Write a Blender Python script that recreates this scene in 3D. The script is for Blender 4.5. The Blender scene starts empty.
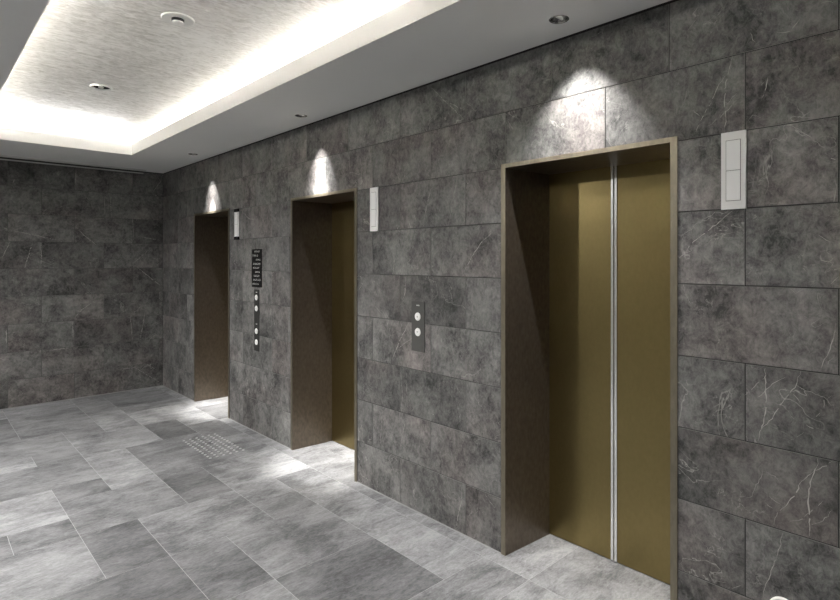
import bpy, bmesh, math, random
from mathutils import Vector

sc = bpy.context.scene
COL = sc.collection
R = random.Random(11)

# ------------------------------------------------------------------ measures (metres)
# X: from the room towards the lift wall, Y: along the lift wall to the back wall, Z: up
WX = 2.293          # face of the lift wall
WY = 7.573          # face of the back wall
LX = -1.80          # left wall
FY = -2.60          # wall behind the camera
CZ = 2.70           # dropped ceiling
CX0, CX1 = 0.422, 1.660      # ceiling cove, X
CY0, CY1 = -1.40, 6.478      # ceiling cove, Y
LIFTS = (1.462, 3.785, 6.005)
HALF = 0.483        # half outer width of a lift frame
DOORX = 2.655

# ------------------------------------------------------------------ helpers
def link(o, parent=None):
    COL.objects.link(o)
    if parent is not None:
        o.parent = parent
    return o

def build(name, bm, mats, parent=None, smooth=False):
    me = bpy.data.meshes.new(name)
    bm.normal_update()
    bm.to_mesh(me); bm.free()
    for m in (mats if isinstance(mats, (list, tuple)) else [mats]):
        me.materials.append(m)
    if smooth:
        for p in me.polygons: p.use_smooth = True
        try: me.set_sharp_from_angle(angle=math.radians(35))
        except Exception: pass
    o = bpy.data.objects.new(name, me)
    return link(o, parent)

def tag(o, label, cat, group=None):
    o['label'] = label; o['category'] = cat
    if group: o['group'] = group
    return o

def empty(name, loc, label, cat, group=None):
    o = bpy.data.objects.new(name, None)
    o.empty_display_size = 0.1
    link(o); o.location = loc
    return tag(o, label, cat, group)

def struct(name, bm, mats, parent=None, smooth=False):
    o = build(name, bm, mats, parent, smooth)
    if parent is None: o['kind'] = 'structure'
    return o

def box(bm, lo, hi, mi=0, bevel=0.0):
    x0, y0, z0 = lo; x1, y1, z1 = hi
    v = [bm.verts.new(c) for c in ((x0,y0,z0),(x1,y0,z0),(x1,y1,z0),(x0,y1,z0),(x0,y0,z1),(x1,y0,z1),(x1,y1,z1),(x0,y1,z1))]
    fs = []
    for q in ((0,3,2,1),(4,5,6,7),(0,1,5,4),(1,2,6,5),(2,3,7,6),(3,0,4,7)):
        f = bm.faces.new([v[i] for i in q]); f.material_index = mi; fs.append(f)
    if bevel:
        es = list({e for f in fs for e in f.edges})
        r = bmesh.ops.bevel(bm, geom=es, offset=bevel, segments=2, affect='EDGES', profile=0.5)
        for f in r['faces']: f.material_index = mi
    return bm

def lathe(bm, prof, centre, axis='z', seg=40, mi=0):
    """turn a profile of (radius, height) about an axis; axis 'x' points along -X (out of the lift wall)"""
    rings = []
    for r, h in prof:
        ring = []
        if r < 1e-6:
            pts = [(0, 0)]
        else:
            pts = [(r*math.cos(2*math.pi*k/seg), r*math.sin(2*math.pi*k/seg)) for k in range(seg)]
        for a, b in pts:
            p = (a, b, h) if axis == 'z' else (-h, a, b)
            ring.append(bm.verts.new((centre[0]+p[0], centre[1]+p[1], centre[2]+p[2])))
        rings.append(ring)
    for A, B in zip(rings, rings[1:]):
        n = max(len(A), len(B))
        if len(A) == 1 and len(B) == 1: continue
        for k in range(n):
            k2 = (k+1) % n
            if len(A) == 1: f = bm.faces.new((A[0], B[k], B[k2]))
            elif len(B) == 1: f = bm.faces.new((A[k], B[0], A[k2]))
            else: f = bm.faces.new((A[k], B[k], B[k2], A[k2]))
            f.material_index = mi
    bmesh.ops.recalc_face_normals(bm, faces=bm.faces[:])
    return bm

# ------------------------------------------------------------------ materials
def mat(name):
    m = bpy.data.materials.new(name); m.use_nodes = True
    nt = m.node_tree
    return m, nt, nt.nodes['Principled BSDF']

def simple(name, col, rough=0.5, metal=0.0, emit=None, estr=0.0, noise=0.0, nscale=40, spec=None):
    m, nt, b = mat(name)
    b.inputs['Base Color'].default_value = (*col, 1)
    b.inputs['Roughness'].default_value = rough
    b.inputs['Metallic'].default_value = metal
    if noise:
        g = nt.nodes.new('ShaderNodeNewGeometry')
        n = nt.nodes.new('ShaderNodeTexNoise'); n.inputs['Scale'].default_value = nscale; n.inputs['Detail'].default_value = 4
        r = nt.nodes.new('ShaderNodeMapRange')
        r.inputs[3].default_value = rough-noise; r.inputs[4].default_value = rough+noise
        nt.links.new(g.outputs['Position'], n.inputs['Vector'])
        nt.links.new(n.outputs['Fac'], r.inputs[0]); nt.links.new(r.outputs[0], b.inputs['Roughness'])
    if spec is not None: b.inputs['Specular IOR Level'].default_value = spec
    if emit:
        b.inputs['Emission Color'].default_value = (*emit, 1)
        b.inputs['Emission Strength'].default_value = estr
    return m

class N:
    """short-hand for wiring nodes"""
    def __init__(s, nt): s.nt = nt
    def new(s, t, **k):
        n = s.nt.nodes.new(t)
        for a, b in k.items(): setattr(n, a, b)
        return n
    def put(s, sock, v):
        if hasattr(v, 'links') or isinstance(v, bpy.types.NodeSocket): s.nt.links.new(v, sock)
        elif isinstance(v, tuple) and len(v) == 3 and sock.type == 'RGBA': sock.default_value = (*v, 1)
        else: sock.default_value = v
    def math(s, op, a, b=0.0, c=None, clamp=False):
        n = s.new('ShaderNodeMath', operation=op, use_clamp=clamp)
        s.put(n.inputs[0], a); s.put(n.inputs[1], b)
        if c is not None: s.put(n.inputs[2], c)
        return n.outputs[0]
    def vmath(s, op, a, b):
        n = s.new('ShaderNodeVectorMath', operation=op); s.put(n.inputs[0], a); s.put(n.inputs[1], b)
        return n.outputs[0]
    def noise(s, vec, scale, detail=6, rough=0.55, dist=0.0):
        n = s.new('ShaderNodeTexNoise'); s.put(n.inputs['Vector'], vec)
        n.inputs['Scale'].default_value = scale; n.inputs['Detail'].default_value = detail
        n.inputs['Roughness'].default_value = rough; n.inputs['Distortion'].default_value = dist
        return n.outputs['Fac']
    def rng(s, v, a, b, c, d, smooth=False):
        n = s.new('ShaderNodeMapRange'); n.clamp = True
        if smooth: n.interpolation_type = 'SMOOTHSTEP'
        s.put(n.inputs[0], v)
        for i, x in zip((1,2,3,4), (a,b,c,d)): n.inputs[i].default_value = x
        return n.outputs[0]
    def mix(s, f, a, b, mode='MIX'):
        n = s.new('ShaderNodeMix', data_type='RGBA', blend_type=mode)
        s.put(n.inputs[0], f); s.put(n.inputs[6], a); s.put(n.inputs[7], b)
        return n.outputs[2]
    def vein(s, vec, scale, width, dist):
        f = s.noise(vec, scale, 5, 0.5, dist)
        d = s.math('ABSOLUTE', s.math('SUBTRACT', f, 0.5))
        return s.rng(d, 0.0, width, 1.0, 0.0)

def tile_coords(n, stretch=(1, 1, 1)):
    """object-space position, shifted by each tile's own seed"""
    a = n.new('ShaderNodeAttribute', attribute_name='tile')
    g = n.new('ShaderNodeTexCoord')
    off = n.vmath('MULTIPLY', a.outputs['Color'], (37.0, 53.0, 29.0))
    p = n.vmath('ADD', g.outputs['Object'], off)
    if stretch != (1, 1, 1): p = n.vmath('MULTIPLY', p, stretch)
    return a, p

def stone_wall():
    m, nt, b = mat('grey_marble_tile'); n = N(nt)
    a, p = tile_coords(n)
    sep = n.new('ShaderNodeSeparateColor'); nt.links.new(a.outputs['Color'], sep.inputs[0])
    tone = sep.outputs[2]
    big = n.noise(p, 3.6, 8, 0.62, 0.3)
    fine = n.noise(p, 15.0, 10, 0.80, 0.5)
    scratch = n.noise(n.vmath('MULTIPLY', p, (1.0, 1.0, 0.7)), 48.0, 8, 0.80, 0.8)
    v = n.math('ADD', n.math('MULTIPLY', big, 0.80), n.math('MULTIPLY', fine, 0.90))
    v = n.math('ADD', v, n.math('MULTIPLY', scratch, 0.70))
    v = n.rng(v, 1.00, 1.44, 0.0, 1.0)
    c = n.mix(v, WALL_DARK, WALL_LIGHT)
    fleck = n.rng(fine, 0.60, 0.72, 0.0, 0.45)
    c = n.mix(fleck, c, (0.24, 0.235, 0.225))
    hue = n.noise(p, 1.6, 3, 0.5)
    c = n.mix(n.rng(hue, 0.46, 0.70, 0.0, 0.5, True), c, n.mix(1.0, c, (1.13, 0.98, 0.96), 'MULTIPLY'))
    c = n.mix(n.rng(hue, 0.54, 0.30, 0.0, 0.5, True), c, n.mix(1.0, c, (0.97, 1.01, 0.99), 'MULTIPLY'))
    tm = n.new('ShaderNodeCombineXYZ')
    for i in range(3): nt.links.new(n.math('ADD', 0.72, n.math('MULTIPLY', tone, 0.56)), tm.inputs[i])
    c = n.mix(1.0, c, tm.outputs[0], 'MULTIPLY')
    # thin pale veins
    v1 = n.vein(p, 2.1, 0.0040, 1.4)
    v2 = n.vein(n.vmath('ADD', p, (9.1, 3.3, 5.7)), 5.2, 0.008, 2.0)
    m1 = n.rng(n.noise(p, 2.6, 2), 0.54, 0.62, 0.0, 0.75)
    m2 = n.rng(n.noise(p, 5.0, 2), 0.55, 0.66, 0.0, 0.6)
    vv = n.math('MAXIMUM', n.math('MULTIPLY', v1, m1), n.math('MULTIPLY', v2, m2))
    c = n.mix(vv, c, (0.38, 0.37, 0.35))
    nt.links.new(c, b.inputs['Base Color'])
    nt.links.new(n.rng(fine, 0.3, 0.7, 0.62, 0.48), b.inputs['Roughness'])
    b.inputs['Specular IOR Level'].default_value = 0.35
    bump = n.new('ShaderNodeBump'); bump.inputs['Strength'].default_value = 0.10; bump.inputs['Distance'].default_value = 0.002
    nt.links.new(fine, bump.inputs['Height']); nt.links.new(bump.outputs[0], b.inputs['Normal'])
    return m

def stone_floor():
    m, nt, b = mat('grey_floor_tile'); n = N(nt)
    a, p = tile_coords(n)
    ps = n.vmath('MULTIPLY', p, (1.0, 2.3, 1.0))
    sep = n.new('ShaderNodeSeparateColor'); nt.links.new(a.outputs['Color'], sep.inputs[0])
    tone = sep.outputs[2]
    big = n.noise(p, 2.0, 6, 0.6, 0.6)
    streak = n.noise(ps, 5.0, 10, 0.72, 0.8)
    fine = n.noise(ps, 40.0, 6, 0.75, 0.3)
    v = n.math('ADD', n.math('MULTIPLY', big, 0.7), n.math('MULTIPLY', streak, 0.7))
    v = n.math('ADD', v, n.math('MULTIPLY', fine, 0.5))
    v = n.rng(v, 0.78, 1.12, 0.0, 1.0)
    c = n.mix(v, FLOOR_DARK, FLOOR_LIGHT)
    tm = n.new('ShaderNodeCombineXYZ')
    for i in range(3): nt.links.new(n.math('ADD', 0.40, n.math('MULTIPLY', tone, 1.20)), tm.inputs[i])
    c = n.mix(1.0, c, tm.outputs[0], 'MULTIPLY')
    v1 = n.vein(n.vmath('MULTIPLY', p, (1.0, 2.0, 1.0)), 2.4, 0.008, 1.0)
    m1 = n.rng(n.noise(p, 2.2, 2), 0.56, 0.70, 0.0, 0.45)
    c = n.mix(n.math('MULTIPLY', v1, m1), c, (0.07, 0.07, 0.068))
    nt.links.new(c, b.inputs['Base Color'])
    nt.links.new(n.rng(fine, 0.3, 0.7, 0.60, 0.46), b.inputs['Roughness'])
    b.inputs['Specular IOR Level'].default_value = 0.4
    bump = n.new('ShaderNodeBump'); bump.inputs['Strength'].default_value = 0.12; bump.inputs['Distance'].default_value = 0.002
    nt.links.new(streak, bump.inputs['Height']); nt.links.new(bump.outputs[0], b.inputs['Normal'])
    return m

def wallpaper():
    m, nt, b = mat('brushed_wallpaper'); n = N(nt)
    g = n.new('ShaderNodeTexCoord')
    # short dashes lying across the hall
    p = n.vmath('MULTIPLY', g.outputs['Object'], (1.0, 2.3, 1.0))
    a1 = n.noise(p, 11.0, 6, 0.70, 1.0)
    a2 = n.noise(p, 32.0, 5, 0.72, 0.6)
    big = n.noise(g.outputs['Object'], 1.6, 3)
    v = n.math('ADD', n.math('MULTIPLY', a1, 0.8), n.math('MULTIPLY', a2, 0.45))
    v = n.math('ADD', v, n.math('MULTIPLY', big, 0.3))
    v = n.rng(v, 0.62, 0.88, 0.0, 1.0)
    c = n.mix(v, (0.52, 0.51, 0.47), (0.92, 0.915, 0.89))
    nt.links.new(c, b.inputs['Base Color'])
    b.inputs['Roughness'].default_value = 0.55
    b.inputs['Specular IOR Level'].default_value = 0.3
    return m

def brushed(name, c0, c1, rough, metal, stretch):
    m, nt, b = mat(name); n = N(nt)
    g = n.new('ShaderNodeTexCoord')
    p = n.vmath('MULTIPLY', g.outputs['Object'], stretch)
    v = n.noise(p, 60.0, 3, 0.5)
    c = n.mix(n.rng(v, 0.3, 0.7, 0, 1), c0, c1)
    nt.links.new(c, b.inputs['Base Color'])
    b.inputs['Metallic'].default_value = metal
    b.inputs['Roughness'].default_value = rough
    return m

WALL_DARK, WALL_LIGHT = (0.030, 0.0295, 0.029), (0.222, 0.217, 0.208)
FLOOR_DARK, FLOOR_LIGHT = (0.092, 0.093, 0.096), (0.320, 0.322, 0.328)
M_WALL = stone_wall()
M_FLOOR = stone_floor()
M_PAPER = wallpaper()
M_VEIN = simple('pale_vein', (0.34, 0.33, 0.31), 0.6)
M_TEDGE = simple('tile_edge', (0.18, 0.178, 0.17), 0.7)
M_GROUT = simple('dark_grout', (0.012, 0.012, 0.012), 0.9)
M_FGROUT = simple('pale_grout', (0.42, 0.42, 0.42), 0.9)
M_SEAL = simple('pale_sealant', (0.30, 0.30, 0.295), 0.8)
M_PAINT = simple('grey_white_paint', (0.80, 0.81, 0.80), 0.75, noise=0.05)
M_LEFT = simple('pale_plaster', (0.78, 0.76, 0.72), 0.8)
M_WHITE = simple('white_paint', (0.82, 0.81, 0.79), 0.6)
M_JAMB = brushed('bronze_sheet', (0.145, 0.120, 0.095), (0.200, 0.167, 0.132), 0.36, 0.85, (1, 1, 0.5))
M_DOOR = brushed('gold_bronze_sheet', (0.245, 0.192, 0.085), (0.262, 0.206, 0.092), 0.32, 1.0, (1, 1, 0.6))
M_EDGE = brushed('pale_bronze_edge', (0.22, 0.195, 0.145), (0.27, 0.24, 0.18), 0.36, 0.85, (1, 1, 0.3))
M_STEEL = brushed('brushed_steel', (0.78, 0.78, 0.76), (0.86, 0.86, 0.84), 0.22, 0.9, (1, 1, 0.1))
M_DARK = simple('black_gap', (0.012, 0.012, 0.012), 0.7)
M_PLATE = simple('satin_white_plate', (0.74, 0.745, 0.735), 0.4, 0.0)
M_LENS = simple('frosted_white_lens', (0.80, 0.81, 0.81), 0.35)
M_BEZLINE = simple('grey_bezel_line', (0.13, 0.13, 0.13), 0.5)
M_BEZEL = simple('dark_bezel', (0.012, 0.012, 0.012), 0.7, spec=0.1)
M_CALL = simple('dark_grey_plate', (0.034, 0.034, 0.032), 0.6, spec=0.12)
M_CALLG = simple('grey_plate', (0.085, 0.085, 0.080), 0.6, spec=0.15)
M_BLACK = simple('black_acrylic', (0.004, 0.004, 0.004), 0.5, spec=0.15)
M_PRINT = simple('white_print', (0.55, 0.55, 0.53), 0.6)
M_MARK = simple('grey_print', (0.16, 0.16, 0.155), 0.6)
M_BUTTON = simple('white_button', (0.85, 0.85, 0.83), 0.35)
M_CHROME = simple('reflector_chrome', (0.32, 0.32, 0.32), 0.22, 1.0)
M_PLASTIC = simple('white_plastic', (0.82, 0.82, 0.80), 0.4)
M_GREYPL = simple('grey_plastic', (0.30, 0.30, 0.29), 0.5)
M_STUD = simple('stud_steel', (0.60, 0.60, 0.60), 0.4, 0.6)
M_ALU = simple('slot_aluminium', (0.62, 0.63, 0.62), 0.5, 0.2)
M_LAMP = simple('downlight_lens', (0.9, 0.9, 0.88), 0.3, 0.0, (1.0, 0.96, 0.90), 1.5)

# ------------------------------------------------------------------ tiled walls
def put_tile(bm, lay, to3, u0, u1, v0, v1, seed, gap=0.0014, ch=0.0013, d=0.0028, mi=0, me=0):
    """one chamfered tile: its face in the wall plane, its rim d behind"""
    if u1-u0 < 4*gap or v1-v0 < 4*gap: return
    o = [(u0+gap, v0+gap), (u1-gap, v0+gap), (u1-gap, v1-gap), (u0+gap, v1-gap)]
    g2 = gap+ch
    i = [(u0+g2, v0+g2), (u1-g2, v0+g2), (u1-g2, v1-g2), (u0+g2, v1-g2)]
    O = [bm.verts.new(to3(u, v, -d)) for u, v in o]
    I = [bm.verts.new(to3(u, v, 0)) for u, v in i]
    fs = [bm.faces.new(I)] + [bm.faces.new((O[k], O[(k+1) % 4], I[(k+1) % 4], I[k])) for k in range(4)]
    for q, f in enumerate(fs):
        f.material_index = mi if q == 0 else me
        for l in f.loops: l[lay] = seed

def add_vein(bm, lay, to3, pts, w, rnd):
    line = []
    for (a, b), (c, d) in zip(pts, pts[1:]):
        L = math.hypot(c-a, d-b); k = max(2, int(L/0.012))
        for t in range(k):
            s = t/k; j = 0.10*L/k*2.2
            line.append((a+(c-a)*s + (rnd.uniform(-j, j) if t else 0), b+(d-b)*s + (rnd.uniform(-j, j) if t else 0)))
    line.append(pts[-1])
    n = len(line); prev = None
    for k, (u, v) in enumerate(line):
        p, q = line[max(0, k-1)], line[min(n-1, k+1)]
        tx, ty = q[0]-p[0], q[1]-p[1]; L = math.hypot(tx, ty) or 1
        nx, ny = -ty/L, tx/L
        e = min(1.0, 0.25 + 3.0*min(k, n-1-k)/n)
        h = 0.5*w*e*rnd.uniform(0.25, 1.25)
        A = bm.verts.new(to3(u+nx*h, v+ny*h, 0.00025)); B = bm.verts.new(to3(u-nx*h, v-ny*h, 0.00025))
        if prev and rnd.random() > 0.14:
            f = bm.faces.new((prev[0], prev[1], B, A)); f.material_index = 2
            for l in f.loops: l[lay] = (0, 0, 0, 1)
        prev = (A, B)

def tiled_wall(name, to3, ulo, uhi, off_even, off_odd, holes=(), veins=(), hole_top=2.1, seed=1, vein_w=lambda pts: 0.0015):
    rnd = random.Random(seed)
    bm = bmesh.new(); lay = bm.loops.layers.float_color.new('tile')
    for c in range(1, 10):                         # nine courses, 0.3 m each
        z0, z1 = 0.3*(c-1), 0.3*c
        if c == 9: z1 -= 0.010                     # shadow gap under the ceiling
        off = off_even if c % 2 == 0 else off_odd
        k = math.floor((ulo-off)/0.6)
        u = off+0.6*k
        while u < uhi:
            a, b = max(u, ulo), min(u+0.6, uhi)
            tone = rnd.uniform(0.15, 0.85)
            s = (rnd.random(), rnd.random(), tone, 1.0)
            parts = [(a, b)]
            if z1 <= hole_top+1e-6:
                for h0, h1 in holes:
                    parts = [q for p0, p1 in parts for q in ((p0, min(p1, h0)), (max(p0, h1), p1)) if q[1]-q[0] > 0.004]
            for p0, p1 in parts:
                if p1 > p0: put_tile(bm, lay, to3, p0, p1, z0, z1, s, me=3)
            u += 0.6
    # bed behind the tiles
    D = -0.0030
    us = [ulo] + [x for h in sorted(holes) for x in h] + [uhi]
    for i in range(0, len(us), 2):
        f = bm.faces.new([bm.verts.new(to3(*q, D)) for q in ((us[i], 0), (us[i+1], 0), (us[i+1], hole_top), (us[i], hole_top))]); f.material_index = 1
    f = bm.faces.new([bm.verts.new(to3(*q, D)) for q in ((ulo, hole_top), (uhi, hole_top), (uhi, CZ+0.02), (ulo, CZ+0.02))]); f.material_index = 1
    for w, pts in veins: add_vein(bm, lay, to3, pts, vein_w(pts)*w, rnd)
    for f in bm.faces:
        pass
    return struct(name, bm, [M_WALL, M_GROUT, M_VEIN, M_TEDGE])

VEINS_RIGHT = [
    (2,[(0.763,2.398),(0.777,2.342),(0.789,2.301),(0.793,2.233),(0.788,2.162),(0.791,2.104)]),
    (2,[(0.786,2.33),(0.819,2.288),(0.839,2.247),(0.868,2.197),(0.898,2.142),(0.903,2.107)]),
    (1,[(0.736,2.235),(0.772,2.199),(0.8,2.175),(0.858,2.14)]),
    (1,[(0.749,2.248),(0.786,2.211)]),
    (2,[(0.639,2.285),(0.644,2.249),(0.656,2.214)]),
    (1,[(0.644,2.277),(0.674,2.255)]),
    (1,[(0.7,2.472),(0.691,2.441),(0.678,2.423)]),
    (1.5,[(0.606,2.445),(0.565,2.437),(0.545,2.459),(0.533,2.473)]),
    (1,[(0.938,2.309),(0.954,2.255),(0.97,2.227)]),
    (1.5,[(0.565,2.098),(0.518,2.054),(0.479,2.017),(0.46,1.996)]),
    (1,[(0.918,2.217),(0.888,2.186)]),
    (1,[(0.709,2.129),(0.691,2.154),(0.665,2.14)]),
    (1,[(0.487,2.374),(0.464,2.385),(0.435,2.373),(0.416,2.393)]),
    (1,[(0.472,2.507),(0.442,2.506),(0.42,2.493)]),
    (2,[(0.758,1.795),(0.815,1.749),(0.858,1.716),(0.913,1.676),(0.97,1.605)]),
    (1.2,[(0.457,1.978),(0.42,1.938)]),
    (1,[(0.665,1.808),(0.631,1.813),(0.598,1.812)]),
    (1.5,[(0.491,1.698),(0.464,1.679),(0.438,1.661)]),
    (1.2,[(0.435,1.639),(0.472,1.63),(0.468,1.599),(0.442,1.595),(0.427,1.608)]),
    (1,[(0.416,1.543),(0.449,1.507)]),
    (1,[(0.525,1.572),(0.514,1.559)]),
    (1,[(0.565,1.494),(0.545,1.477),(0.525,1.491)]),
    (2,[(0.424,1.382),(0.431,1.329),(0.446,1.275),(0.464,1.233),(0.47,1.206)]),
    (1,[(0.427,1.273),(0.446,1.244),(0.457,1.216)]),
    (3,[(0.647,1.194),(0.647,1.128),(0.643,1.073),(0.652,0.995),(0.672,0.911)]),
    (1.5,[(0.581,1.167),(0.623,1.137),(0.652,1.099),(0.687,1.055)]),
    (1.2,[(0.648,1.156),(0.682,1.118),(0.722,1.073)]),
    (2,[(0.531,1.197),(0.545,1.145),(0.565,1.114),(0.598,1.062),(0.623,1.006),(0.652,0.972),(0.665,0.945)]),
    (1.2,[(0.545,1.145),(0.518,1.131),(0.506,1.115)]),
    (1.2,[(0.557,1.111),(0.533,1.083)]),
    (1,[(0.565,1.032),(0.541,1.009)]),
    (2,[(0.529,1.012),(0.502,1.0),(0.491,0.998)]),
    (1.2,[(0.427,1.129),(0.46,1.106),(0.46,1.079),(0.491,1.029)]),
    (1.2,[(0.521,0.977),(0.565,0.94)]),
    (1,[(0.731,1.076),(0.737,1.055)]),
    (3,[(0.479,0.894),(0.483,0.861),(0.502,0.803),(0.508,0.738),(0.504,0.686),(0.505,0.609)]),
    (2,[(0.491,0.846),(0.529,0.799),(0.545,0.754),(0.573,0.704),(0.606,0.661),(0.618,0.611)]),
    (1.5,[(0.435,0.896),(0.472,0.86),(0.491,0.846)]),
    (1.2,[(0.464,0.747),(0.502,0.695),(0.525,0.665),(0.565,0.643)]),
    (1.2,[(0.435,0.726),(0.464,0.677),(0.498,0.652)]),
    (1,[(0.656,0.81),(0.661,0.776),(0.682,0.732),(0.691,0.696),(0.718,0.683)]),
    (1,[(0.652,0.802),(0.614,0.794),(0.594,0.772)]),
    (1.2,[(0.635,0.717),(0.614,0.701),(0.589,0.69)]),
    (1,[(0.648,0.685),(0.614,0.668)]),
    (1.6,[(0.588,0.593),(0.598,0.534),(0.618,0.461),(0.648,0.365),(0.656,0.319)]),
    (1.2,[(0.954,0.766),(0.933,0.741),(0.908,0.737)]),
    (1,[(0.768,0.309),(0.731,0.339)]),
    (1,[(2.502,2.077),(2.548,1.957),(2.583,1.842)]),
    (1,[(2.284,2.099),(2.315,1.969),(2.358,1.808)]),
    (1,[(2.223,2.078),(2.223,1.947),(2.227,1.81)]),
    (2,[(2.011,1.751),(2.095,1.698),(2.173,1.613),(2.233,1.526)]),
    (1.5,[(2.202,1.491),(2.212,1.425)]),
    (2,[(2.247,0.279),(2.253,0.182),(2.284,0.084),(2.299,-0.002)]),
    (1,[(2.076,0.294),(1.992,0.229)]),
    (1.2,[(5.25,2.084),(5.084,1.991),(4.925,1.971)]),
    (2,[(2.754,1.494),(2.766,1.388),(2.792,1.337)]),
    (1,[(2.87,1.599),(2.896,1.499)]),
    (2,[(2.728,1.195),(2.817,1.073),(2.87,0.985),(2.91,0.913)]),
    (1.2,[(2.691,1.102),(2.792,1.043),(2.87,0.985)]),
    (1,[(2.978,1.209),(3.091,1.279)]),
    (1,[(2.817,0.892),(2.792,0.716),(2.805,0.599)]),
    (1,[(2.754,0.869),(2.741,0.612)]),
    (1,[(3.006,0.576),(3.034,0.331)]),
    (1,[(2.754,0.593),(2.817,0.366)]),
    (1,[(4.374,0.161),(4.556,0.033)]),
    (1.2,[(2.524,2.675),(2.39,2.555),(2.233,2.421)]),
    (1,[(2.401,2.565),(2.233,2.472)]),
]
VEINS_BACK = [
    (1.5,[(1.357,1.987),(1.442,1.889),(1.567,1.775)]),
    (1,[(0.771,1.922),(1.032,1.862),(1.238,1.812)]),
    (1,[(0.965,1.791),(0.932,1.653),(0.899,1.516)]),
    (1,[(1.043,1.793),(1.043,1.515)]),
    (1.5,[(2.003,1.506),(2.144,1.379),(2.288,1.255)]),
    (1,[(2.144,1.739),(1.948,1.552)]),
    (1,[(2.288,2.631),(2.172,2.446)]),
    (1,[(0.824,2.52),(0.792,2.422)]),
    (1,[(0.771,1.8),(0.708,1.625)]),
    (1,[(1.656,2.387),(1.643,2.118)]),
    (1,[(1.708,2.391),(1.721,2.114)]),
    (1,[(1.948,2.135),(1.962,1.844)]),
    (1,[(2.003,1.891),(2.244,1.851)]),
    (1,[(1.369,2.68),(1.357,2.434)]),
    (1,[(1.542,1.113),(1.418,1.018),(1.345,0.922)]),
    (1.2,[(2.087,0.944),(2.031,0.607)]),
    (1,[(1.921,0.925),(1.948,0.616)]),
    (1,[(1.76,0.274),(1.975,0.274),(2.259,0.045)]),
    (1.5,[(0.74,0.86),(0.74,0.699)]),
    (1.5,[(1.333,0.894),(1.338,0.707)]),
    (1,[(1.066,0.581),(1.321,0.594)]),
]
COVE_W = 4.6
# per lamp: (watts, cone in degrees, softness, tilt to the wall)
BEAMS = (((42.0, 82, 1.0, 6), (30.0, 36, 1.0, 4)),
         ((34.0, 52, 0.85, 13), (170.0, 33, 1.0, 9)),
         ((34.0, 52, 0.85, 13), (220.0, 30, 1.0, 10)))
FILL_SPOTS = ((-0.8, 45.0), (1.46, 66.0), (3.785, 175.0), (6.0, 115.0)); FILL_X = -0.75; FILL_CONE = 120; FILL_TILT = 30  # added fill spots over the unseen left side: place along the hall, watts
EXPO = 2.0

holes = [(c-HALF+0.008, c+HALF-0.008) for c in LIFTS]
EV, OD = 0.717, 0.417
tiled_wall('wall_right', lambda u, v, d: (WX-d, u, v), FY, WY, EV, OD, holes, VEINS_RIGHT, 2.1, 3, lambda q: 0.0015*(1+0.35*max(0.0, q[0][0]-1.2)))
tiled_wall('wall_back', lambda u, v, d: (u, WY-d, v), LX, WX, 1.046, 1.352-0.6, (), VEINS_BACK, 2.1, 4, lambda q: 0.0050)
bm = bmesh.new(); box(bm, (LX-0.06, FY, 0.0), (LX, WY, CZ+0.02)); struct('wall_left', bm, M_LEFT)
tiled_wall('wall_front', lambda u, v, d: (u, FY+d, v), LX, WX, 0.1, 0.4, (), (), 2.1, 6)

# ------------------------------------------------------------------ floor: 0.3 m module, tiles of several sizes
FX, FYO = 0.703, 3.19
def floor():
    rnd = random.Random(21)
    bm = bmesh.new(); lay = bm.loops.layers.float_color.new('tile')
    I0, I1, J0, J1 = -9, 7, -20, 15
    used = {}
    tiles = []
    def place(i, j, w, h, tone):
        for a in range(i, i+w):
            for b in range(j, j+h): used[(a, b)] = 1
        tiles.append((i, j, w, h, tone))
    for t in FLOOR_TILES: place(*t)
    sizes = [(2, 2)]*5 + [(1, 2)]*3 + [(2, 1)]*3 + [(1, 1)]*1
    for j in range(J0, J1):
        for i in range(I0, I1):
            if (i, j) in used: continue
            opts = sizes[:]; rnd.shuffle(opts)
            for w, h in opts+[(1, 1)]:
                if i+w <= I1 and j+h <= J1 and all((a, b) not in used for a in range(i, i+w) for b in range(j, j+h)):
                    place(i, j, w, h, rnd.choice((0.30, 0.42, 0.5, 0.55, 0.62, 0.68))); break
    to3 = lambda u, v, d: (u, v, d)
    for i, j, w, h, tone in tiles:
        x0, x1 = FX+0.3*i, FX+0.3*(i+w); y0, y1 = FYO+0.3*j, FYO+0.3*(j+h)
        x0, x1 = max(x0, LX), min(x1, DOORX+0.04); y0, y1 = max(y0, FY), min(y1, WY)
        if x1 > x0 and y1 > y0:
            put_tile(bm, lay, to3, x0, x1, y0, y1, (rnd.random(), rnd.random(), tone, 1), gap=0.0011, ch=0.0006, d=0.0006)
    f = bm.faces.new([bm.verts.new(c) for c in ((LX, FY, -0.0007), (DOORX+0.04, FY, -0.0007), (DOORX+0.04, WY, -0.0007), (LX, WY, -0.0007))]); f.material_index = 1
    return struct('floor', bm, [M_FLOOR, M_FGROUT])

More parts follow.
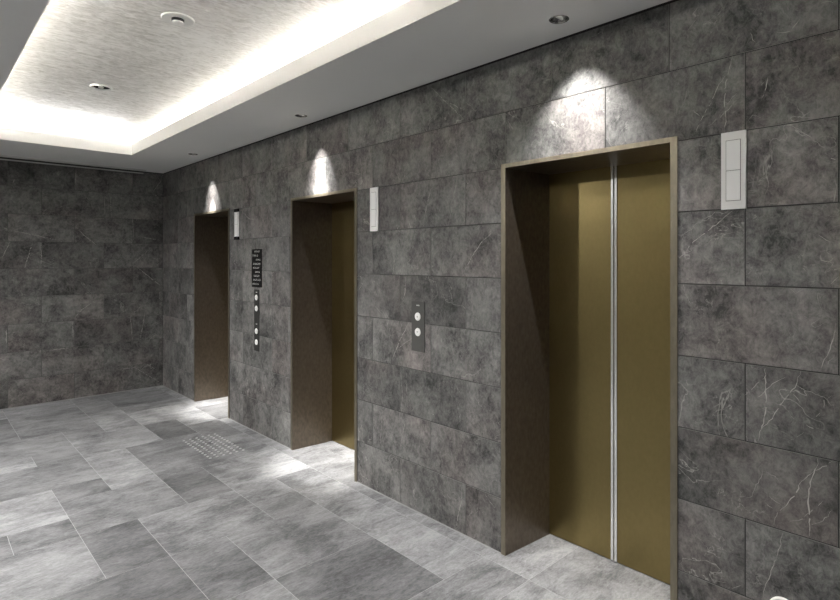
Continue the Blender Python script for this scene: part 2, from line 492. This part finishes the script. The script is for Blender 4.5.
FLOOR_TILES = [
    (0, 2, 2, 2, .42), (0, 0, 1, 2, .28), (-2, 0, 2, 2, .50), (1, 0, 2, 2, .62), (2, 2, 1, 2, .22),
    (3, 2, 2, 2, .72), (-1, -2, 2, 2, .20), (1, -2, 1, 2, .36), (2, -2, 2, 2, .50), (2, -4, 2, 2, .34),
    (4, -4, 1, 2, .60), (4, -2, 1, 2, .66), (3, 0, 1, 1, .40), (3, 1, 1, 1, .62), (4, 0, 1, 2, .70),
    (3, 7, 1, 2, .18), (4, 6, 1, 2, .28), (2, 5, 2, 2, .45), (2, 4, 2, 1, .42), (4, 4, 1, 2, .55),
    (-2, 3, 2, 2, .62), (-1, 5, 2, 2, .34), (1, 4, 1, 3, .62), (-1, 8, 2, 2, .36), (-2, 11, 2, 2, .25),
    (-2, 9, 1, 2, .70), (0, 10, 2, 3, .40), (-2, 13, 2, 2, .62), (0, 13, 2, 2, .55), (2, 12, 1, 2, .32), (3, 12, 2, 2, .36),
    (3, 9, 2, 2, .72), (1, 7, 2, 2, .55), (2, 9, 1, 3, .58), (4, 8, 1, 1, .7),
]
floor()

# pale sealant line at the foot of the walls
bm = bmesh.new()
us = [FY] + [x for h in holes for x in (h[0]-0.008, h[1]+0.008)] + [WY]
for i in range(0, len(us), 2): box(bm, (WX-0.007, us[i], 0.0), (WX+0.001, us[i+1], 0.004))
struct('baseboard_right', bm, M_SEAL)
bm = bmesh.new(); box(bm, (LX, WY-0.010, 0.0), (WX, WY+0.001, 0.006)); struct('baseboard_back', bm, M_SEAL)

# ------------------------------------------------------------------ dropped ceiling ring with round cut-outs, cove lip, ledge
DL = [(2.113, y) for y in LIFTS]
DL[0] = (2.109, 1.447); DL[1] = (2.122, 3.797); DL[2] = (2.095, 5.967)
HOLE = 0.041
def holed_strip(bm, x0, x1, y0, y1, holes, z):
    """a level strip (facing down) with round holes, each inside a square patch"""
    S = 0.07
    def quad(a, b, c, d):
        if c > a and d > b: bm.faces.new([bm.verts.new(p) for p in ((a, b, z), (a, d, z), (c, d, z), (c, b, z))])
    y = y0
    for hx, hy in sorted(holes, key=lambda h: h[1]):
        quad(x0, y, x1, hy-S); quad(x0, hy-S, hx-S, hy+S); quad(hx+S, hy-S, x1, hy+S)
        n = 40; inn = []; out = []
        for k in range(n):
            t = 2*math.pi*(k+0.5)/n; c, s = math.cos(t), math.sin(t); m = max(abs(c), abs(s))
            inn.append(bm.verts.new((hx+HOLE*c, hy+HOLE*s, z))); out.append((hx+S*c/m, hy+S*s/m, t))
        ov = [bm.verts.new((a, b, z)) for a, b, _ in out]
        for k in range(n):
            k2 = (k+1) % n
            a, b = out[k], out[k2]
            f = [inn[k], ov[k], ov[k2], inn[k2]]
            if abs(abs(a[0]-hx)-S) < 1e-6 and abs(abs(b[1]-hy)-S) < 1e-6 and abs(abs(a[1]-hy)-S) > 1e-6:
                f.insert(2, bm.verts.new((a[0], b[1], z)))
            elif abs(abs(a[1]-hy)-S) < 1e-6 and abs(abs(b[0]-hx)-S) < 1e-6 and abs(abs(a[0]-hx)-S) > 1e-6:
                f.insert(2, bm.verts.new((b[0], a[1], z)))
            bm.faces.new(f[::-1])
        y = hy+S
    quad(x0, y, x1, y1)

RZ = 2.905; LIP = 2.812; T = 0.015; TR = 0.27
bm = bmesh.new()
holed_strip(bm, CX1, WX+0.004, FY, WY+0.004, DL, CZ)
for a in ((LX, FY, CX0, WY+0.004), (CX0, CY1, CX1, WY+0.004), (CX0, FY, CX1, CY0)):
    bm.faces.new([bm.verts.new(p) for p in ((a[0], a[1], CZ), (a[0], a[3], CZ), (a[2], a[3], CZ), (a[2], a[1], CZ))])
struct('ceiling', bm, M_PAINT)
bm = bmesh.new()      # cove: lip, ledge and the trough's outer wall
box(bm, (CX1, CY0-T, CZ+0.0005), (CX1+T, CY1+T, LIP)); box(bm, (CX0-T, CY0-T, CZ+0.0005), (CX0, CY1+T, LIP))
box(bm, (CX0, CY1, CZ+0.0005), (CX1, CY1+T, LIP)); box(bm, (CX0, CY0-T, CZ+0.0005), (CX1, CY0, LIP))
ox0, ox1, oy0, oy1 = CX0-TR, CX1+TR, CY0-TR, CY1+TR
box(bm, (CX1+T, oy0, LIP-0.06), (ox1, oy1, LIP-0.05)); box(bm, (ox0, oy0, LIP-0.06), (CX0-T, oy1, LIP-0.05))
box(bm, (CX0-T, CY1+T, LIP-0.06), (CX1+T, oy1, LIP-0.05)); box(bm, (CX0-T, oy0, LIP-0.06), (CX1+T, CY0-T, LIP-0.05))
box(bm, (ox1, oy0, LIP-0.06), (ox1+0.02, oy1, RZ+0.02)); box(bm, (ox0-0.02, oy0, LIP-0.06), (ox0, oy1, RZ+0.02))
box(bm, (ox0, oy1, LIP-0.06), (ox1, oy1+0.02, RZ+0.02)); box(bm, (ox0, oy0-0.02, LIP-0.06), (ox1, oy0, RZ+0.02))
struct('trim_1', bm, M_WHITE)
bm = bmesh.new(); box(bm, (ox0-0.02, oy0-0.02, RZ), (ox1+0.02, oy1+0.02, RZ+0.02)); struct('ceiling_cove', bm, M_PAPER)
# thin double slot in the ceiling along the back wall
bm = bmesh.new()
box(bm, (LX, WY-0.150, CZ-0.016), (2.06, WY-0.105, CZ+0.001)); box(bm, (LX, WY-0.104, CZ-0.024), (2.06, WY-0.040, CZ+0.001), 1)
box(bm, (LX, WY-0.039, CZ-0.033), (2.06, WY-0.003, CZ+0.001))
struct('trim_2', bm, [M_ALU, M_DARK])

# ------------------------------------------------------------------ elevators
def elevator(cy, label):
    t = empty('elevator', (WX, cy, 0), label, 'elevator', None)
    L = lambda x, y, z: (x-WX, y, z)
    # frame: two jambs and a header, each with its pale front edge
    fo, fi, bi = HALF, HALF-0.030, 0.425          # outer / inner at the wall face, inner at the doors
    zo, zi = 2.119, 2.097
    X0, X1 = -0.005, DOORX-WX+0.002
    def prism(bm, pts, z0, z1, mi_front):
        a = [bm.verts.new((x, y, z0)) for x, y in pts]; b = [bm.verts.new((x, y, z1)) for x, y in pts]
        n = len(pts)
        for k in range(n):
            f = bm.faces.new((a[k], a[(k+1) % n], b[(k+1) % n], b[k])); f.material_index = mi_front if k == 0 else 0
        bm.faces.new(a[::-1]); bm.faces.new(b)
        bmesh.ops.recalc_face_normals(bm, faces=bm.faces[:])
    for s in (-1, 1):
        bm = bmesh.new()
        prism(bm, [(X0, s*fo), (X0, s*fi), (X1, s*bi), (X1, s*fo)], 0.0, zo, 1)
        build('jamb', bm, [M_JAMB, M_EDGE], t)
    bm = bmesh.new()
    v = lambda x, y, z: bm.verts.new((x, y, z))
    # header: underside and front edge
    f = bm.faces.new((v(X0, -fi, zi), v(X1, -bi, zi), v(X1, bi, zi), v(X0, fi, zi))); f.material_index = 0
    f = bm.faces.new((v(X0, -fi, zi), v(X0, fi, zi), v(X0, fi, zo), v(X0, -fi, zo))); f.material_index = 1
    f = bm.faces.new((v(X0, -fi, zo), v(X0, fi, zo), v(X1, fi, zo), v(X1, -fi, zo)))
    bmesh.ops.remove_doubles(bm, verts=bm.verts[:], dist=1e-5)
    build('header', bm, [M_JAMB, M_EDGE], t)
    # two centre-opening panels, each with its bright safety edge
    dx = DOORX-WX; seam = 0.0105
    for s in (-1, 1):
        bm = bmesh.new()
        a, b = seam+s*0.0015, s*(bi+0.01)
        box(bm, (dx, min(a, b), 0.004), (dx+0.03, max(a, b), 2.12), 0, 0.0015)
        p = build('door_panel', bm, M_DOOR, t)
        bm = bmesh.new()
        a, b = seam+s*0.0022, seam+s*0.0185
        box(bm, (dx-0.006, min(a, b), 0.006), (dx+0.002, max(a, b), 2.110), 0, 0.002)
        build('edge_strip', bm, M_STEEL, p)
    bm = bmesh.new(); box(bm, (dx+0.010, -bi, 0.0), (dx+0.034, bi, 2.11)); build('door_backing', bm, M_DARK, t)
    return t
elevator(LIFTS[0], 'elevator nearest the camera, both gold door panels and silver center edges in view')
elevator(LIFTS[1], 'middle elevator of the three, wide bronze jamb beside a narrow dark door panel')
elevator(LIFTS[2], 'farthest elevator, next to the back wall, showing mostly its bronze side jamb')

# ------------------------------------------------------------------ indicators beside the elevators
def indicator(cy, label, plate_mat, cap_mat=None):
    t = empty('hall_indicator', (WX, cy, 1.949), label, 'indicator', 'indicators beside the elevators')
    w, h = 0.0455, 0.1515
    bm = bmesh.new(); box(bm, (-0.010, -w, -h), (0.0, w, h), 0, 0.0012)
    p = build('plate', bm, plate_mat, t)
    bm = bmesh.new()          # dark line around the lens
    lw, lh = 0.0255, 0.117
    for lo, hi in (((-lw-.002, -lh-.002), (-lw, lh+.002)), ((lw, -lh-.002), (lw+.002, lh+.002)), ((-lw, -lh-.002), (lw, -lh)), ((-lw, lh), (lw, lh+.002)), ((-lw, -.001), (lw, .001))):
        box(bm, (-0.0105, lo[0], lo[1]), (-0.0095, hi[0], hi[1]))
    build('bezel', bm, M_BEZLINE, p)
    for s in (-1, 1):
        bm = bmesh.new(); z0, z1 = sorted((s*0.001, s*lh))
        box(bm, (-0.013, -lw, z0), (-0.0095, lw, z1), 0, 0.001)
        build('lens', bm, M_LENS, t)
    if cap_mat:
        for s in (-1, 1):
            bm = bmesh.new(); z0, z1 = sorted((s*(lh+0.004), s*h))
            box(bm, (-0.0136, -w-.0005, z0), (0.0, w+.0005, z1), 0, 0.0008)
            c = build('end_cap', bm, cap_mat, t)
            c['label'] = 'dark end cap'
    return t
indicator(0.757, 'large white indicator panel at right of the nearest elevator, level with its top', M_PLATE)
indicator(3.091, 'narrow white indicator panel at right of the middle elevator, level with its top', M_PLATE)
indicator(5.342, 'small white indicator with dark ends at right of the farthest elevator', M_LENS, M_BEZEL)

# ------------------------------------------------------------------ call panels
def arrow(bm, x, z, s, up):
    k = 1 if up else -1
    v = [bm.verts.new((x, y, z+k*q)) for y, q in ((-s, -s*.8), (s, -s*.8), (0, s))]
    w = [bm.verts.new((x+0.0006, y.co.y, y.co.z)) for y in v]
    bm.faces.new(v); bm.faces.new(w[::-1])
    for i in range(3): bm.faces.new((v[i], w[i], w[(i+1) % 3], v[(i+1) % 3]))
    bmesh.ops.recalc_face_normals(bm, faces=bm.faces[:])

def call_panel(cy, z0, z1, hw, buttons, marks, label, br, pm):
    t = empty('call_panel', (WX, cy, 0), label, 'call panel', 'call panels between the elevators')
    bm = bmesh.new(); box(bm, (-0.005, -hw, z0), (0, hw, z1), 0, 0.001)
    p = build('plate', bm, pm, t)
    for z, up in buttons:
        bm = bmesh.new()
        lathe(bm, [(0, .0105), (br*.80, .0105), (br*.95, .0095), (br, .0075), (br, .0045)], (0, 0, z), 'x', 32)
        b = build('button', bm, M_BUTTON, t, True); b['label'] = 'white round button'
        bm = bmesh.new(); arrow(bm, -0.0112, z, 0.0065, up); build('arrow_mark', bm, M_GREYPL, b)
    for z in marks:
        bm = bmesh.new()
        for k in range(3): box(bm, (-0.0056, -0.014+0.010*k, z-0.004), (-0.0048, -0.007+0.010*k, z+0.004))
        build('print_mark', bm, M_PRINT, p)
    return t
call_panel(2.633, 1.02, 1.335, 0.062, [(1.241, True), (1.143, False)], [1.312], 'short grey call panel with two white round buttons between nearest and middle elevators', 0.026, M_CALLG)
call_panel(4.910, 0.755, 1.325, 0.050, [(1.251, True), (1.149, False), (0.939, True), (0.837, False)], [1.300, 1.005], 'tall slim dark call panel with four white buttons below the black notice', 0.026, M_CALL)

# black notice with white characters (too small in the photo to read)
t = empty('notice_sign', (WX, 4.911, 1.523), 'small black notice with columns of white characters above the four-button panel', 'sign')
bm = bmesh.new(); box(bm, (-0.004, -0.103, -0.176), (0, 0.103, 0.176), 0, 0.0008); p = build('plate', bm, M_BLACK, t)
rnd = random.Random(5)
rows = [(0.155, 0.020, -.085, .045), (0.118, 0.026, -.05, .085), (0.078, 0.018, -.085, .02), (0.040, 0.020, -.09, .075), (0.004, 0.020, -.06, .075), (-0.036, 0.018, -.08, .03), (-0.070, 0.022, -.075, .06), (-0.108, 0.020, -.085, .07), (-0.146, 0.020, -.06, .088)]
for z, s, a, b in rows:
    y = b
    while y-s > a:               # one small character: crossing brush strokes
        bm = bmesh.new(); q = rnd.uniform(-.25, .25)*s; r = rnd.uniform(.15, .4)*s
        box(bm, (-0.0046, y-s*.9, z+q-.0013), (-0.0039, y-s*.1, z+q+.0013))
        box(bm, (-0.0046, y-s*.5+q*.6-.0013, z-s*.46), (-0.0039, y-s*.5+q*.6+.0013, z+s*.46))
        box(bm, (-0.0046, y-s*.75, z-r-.001), (-0.0039, y-s*.25, z-r+.001))
        build('character', bm, M_PRINT, p)
        y -= s*1.12

# ------------------------------------------------------------------ round fitting low on the wall at the right
t = empty('wall_outlet', (WX, 0.585, 0.302), 'round white wall fitting low on the tiles, cut off by the bottom edge', 'wall fitting')
bm = bmesh.new(); lathe(bm, [(.052, 0), (.052, .006), (.049, .012), (.045, .012), (.043, .007)], (0, 0, 0), 'x', 48); build('rim', bm, M_PLASTIC, t, True)
bm = bmesh.new(); lathe(bm, [(.043, .007), (.038, .0045), (0, .0045)], (0, 0, 0), 'x', 48); build('face', bm, M_GREYPL, t, True)

# ------------------------------------------------------------------ downlights
for (x, y), who in zip(DL, ('above the nearest elevator, largest of the three', 'above the middle elevator', 'above the farthest elevator, smallest in the picture')):
    t = empty('downlight', (x, y, CZ), 'small recessed chrome downlight in the dropped ceiling '+who, 'downlight', 'downlights over the elevators')
    bm = bmesh.new(); lathe(bm, [(.0405, 0.0), (.0455, -0.0005), (.046, -0.0025), (.0435, -0.004), (.0395, -0.0035), (.0385, 0.0)], (0, 0, 0), 'z', 48); build('trim_ring', bm, M_STEEL, t, True)
    bm = bmesh.new(); lathe(bm, [(.0400, -0.001), (.0365, .010), (.0290, .024), (.0180, .034)], (0, 0, 0), 'z', 48); build('reflector', bm, M_CHROME, t, True)
    bm = bmesh.new(); lathe(bm, [(.0185, .034), (.0185, .042), (0, .042)], (0, 0, 0), 'z', 32); build('lamp', bm, M_LAMP, t, True)
    bm = bmesh.new(); box(bm, (-.0260, -.0060, .002), (.0260, .0040, .016), 0, .002); build('louvre', bm, M_PLASTIC, t)

# ------------------------------------------------------------------ fittings on the cove ceiling
t = empty('smoke_detector', (1.033, 3.165, RZ), 'round white detector with dark-necked center nub, larger fitting on the cove ceiling', 'detector')
bm = bmesh.new(); lathe(bm, [(.082, 0), (.083, -.004), (.079, -.008), (.072, -.007), (.055, -.004), (.032, -.004)], (0, 0, 0), 'z', 56); build('base', bm, M_PLASTIC, t, True)
bm = bmesh.new(); lathe(bm, [(.032, -.003), (.031, -.014), (.026, -.019)], (0, 0, 0), 'z', 40); build('neck', bm, M_BEZEL, t, True)
bm = bmesh.new(); lathe(bm, [(.029, -.018), (.030, -.024), (.024, -.028), (0, -.029)], (0, 0, 0), 'z', 40); build('nub', bm, M_PLASTIC, t, True)
t = empty('sprinkler', (1.027, 4.815, RZ), 'small round recessed fitting with white rim on the cove ceiling, farther of the two', 'ceiling fitting')
bm = bmesh.new(); lathe(bm, [(.073, 0), (.074, -.008), (.068, -.013), (.060, -.010), (.058, -.001)], (0, 0, 0), 'z', 56); build('rim', bm, M_PLASTIC, t, True)
bm = bmesh.new(); lathe(bm, [(.059, -.002), (.030, -.001), (0, -.001)], (0, 0, 0), 'z', 48); build('recess', bm, M_BEZEL, t, True)
bm = bmesh.new(); lathe(bm, [(.018, -.001), (.018, -.008), (.014, -.011), (0, -.011)], (0, 0, 0), 'z', 40); build('cap', bm, M_PLASTIC, t, True)

# ------------------------------------------------------------------ tactile studs set in the floor
t = empty('tactile_studs', (1.86, 4.83, 0), 'patch of small raised metal guide studs in the floor before the four-button panel', 'tactile paving')
bm = bmesh.new(); lathe(bm, [(.0110, 0), (.0100, .003), (.0075, .0048), (0, .005)], (0, 0, 0), 'z', 16)
s0 = build('stud', bm, M_STUD, t, True)
n = 0
for i in range(6):
    for j in range(12):
        o = s0 if n == 0 else s0.copy()
        if n: link(o, t)
        o.location = (-0.135+0.054*i, -0.30+0.0545*j, 0.0)
        n += 1

# ------------------------------------------------------------------ light
def area(name, loc, rot, sx, sy, w, col):
    l = bpy.data.lights.new(name, 'AREA'); l.shape = 'RECTANGLE'; l.size = sx; l.size_y = sy; l.energy = w; l.color = col; l.spread = math.radians(80)
    o = bpy.data.objects.new(name, l); link(o); o.location = loc; o.rotation_euler = rot
    return o
LED = (1.0, 0.985, 0.965)
PW = COVE_W
zl = LIP-0.016; q = 0.17; tilt = math.radians(82)
mx, my = (CX0+CX1)/2, (CY0+CY1)/2; lx, ly = CX1-CX0, CY1-CY0
area('cove_strip', (CX1+q, my, zl), (math.pi, tilt, 0), .02, ly, PW*ly, LED)
area('cove_strip', (CX0-q, my, zl), (math.pi, -tilt, 0), .02, ly, PW*ly, LED)
area('cove_strip', (mx, CY1+q, zl), (math.pi-tilt*-1, 0, 0), lx, .02, 0.28*PW*lx, LED)
area('cove_strip', (mx, CY0-q, zl), (math.pi-tilt, 0, 0), lx, .02, 0.28*PW*lx, LED)
for (x, y), beams in zip(DL, BEAMS):      # each lamp: a beam tilted to the wall, a hot centre and a faint wide spill
    for w, size, blend, tilt in beams:
        l = bpy.data.lights.new('downlight_beam', 'SPOT'); l.energy = w; l.color = (1.0, 0.98, 0.955)
        l.spot_size = math.radians(size); l.spot_blend = blend; l.shadow_soft_size = 0.012
        o = bpy.data.objects.new('downlight_beam', l); link(o); o.location = (x, y, CZ-0.001)
        o.rotation_euler = (0, -math.radians(tilt), 0)

for y, w in FILL_SPOTS:                 # added fill spots, out of view on the left, to brighten the room
    l = bpy.data.lights.new('fill_spot', 'SPOT'); l.energy = w; l.color = (1.0, 0.985, 0.965)
    l.spot_size = math.radians(FILL_CONE); l.spot_blend = 1.0; l.shadow_soft_size = 0.05
    o = bpy.data.objects.new('fill_spot', l); link(o); o.location = (FILL_X, y, CZ-0.012); o.rotation_euler = (0, -math.radians(FILL_TILT), 0)
bm = bmesh.new()
for y, w in FILL_SPOTS:
    lathe(bm, [(.050, 0), (.062, -.001), (.063, -.004), (.052, -.005), (.048, 0), (.046, 0.012)], (FILL_X, y, CZ), 'z', 32)
    lathe(bm, [(.047, -.0015), (0, -.0015)], (FILL_X, y, CZ), 'z', 32, 1)
struct('trim_fill_spots', bm, [M_PLASTIC, M_LAMP])  # rings and glowing discs invented to go with the added fill spots

wd = bpy.data.worlds.new('World'); sc.world = wd; wd.use_nodes = True
wd.node_tree.nodes['Background'].inputs[0].default_value = (0.05, 0.05, 0.05, 1)
wd.node_tree.nodes['Background'].inputs[1].default_value = 0.2

# ------------------------------------------------------------------ camera: level, lens shifted
cam = bpy.data.cameras.new('Camera'); co = bpy.data.objects.new('Camera', cam); link(co)
co.location = (0, 0, 1.60)
co.rotation_euler = (math.pi/2, 0, -math.radians(44.698))
cam.sensor_fit = 'HORIZONTAL'; cam.sensor_width = 36.0; cam.lens = 549.98/840*36
cam.shift_x = -(453.54-420)/840; cam.shift_y = -(300-259.85)/840
cam.clip_start = 0.05
sc.camera = co

sc.view_settings.view_transform = 'Standard'
sc.view_settings.look = 'None'
sc.view_settings.exposure = EXPO
sc.view_settings.gamma = 1.0
sc.view_settings.use_curve_mapping = False
sc.cycles.use_denoising = True
sc.cycles.max_bounces = 12
sc.cycles.diffuse_bounces = 8
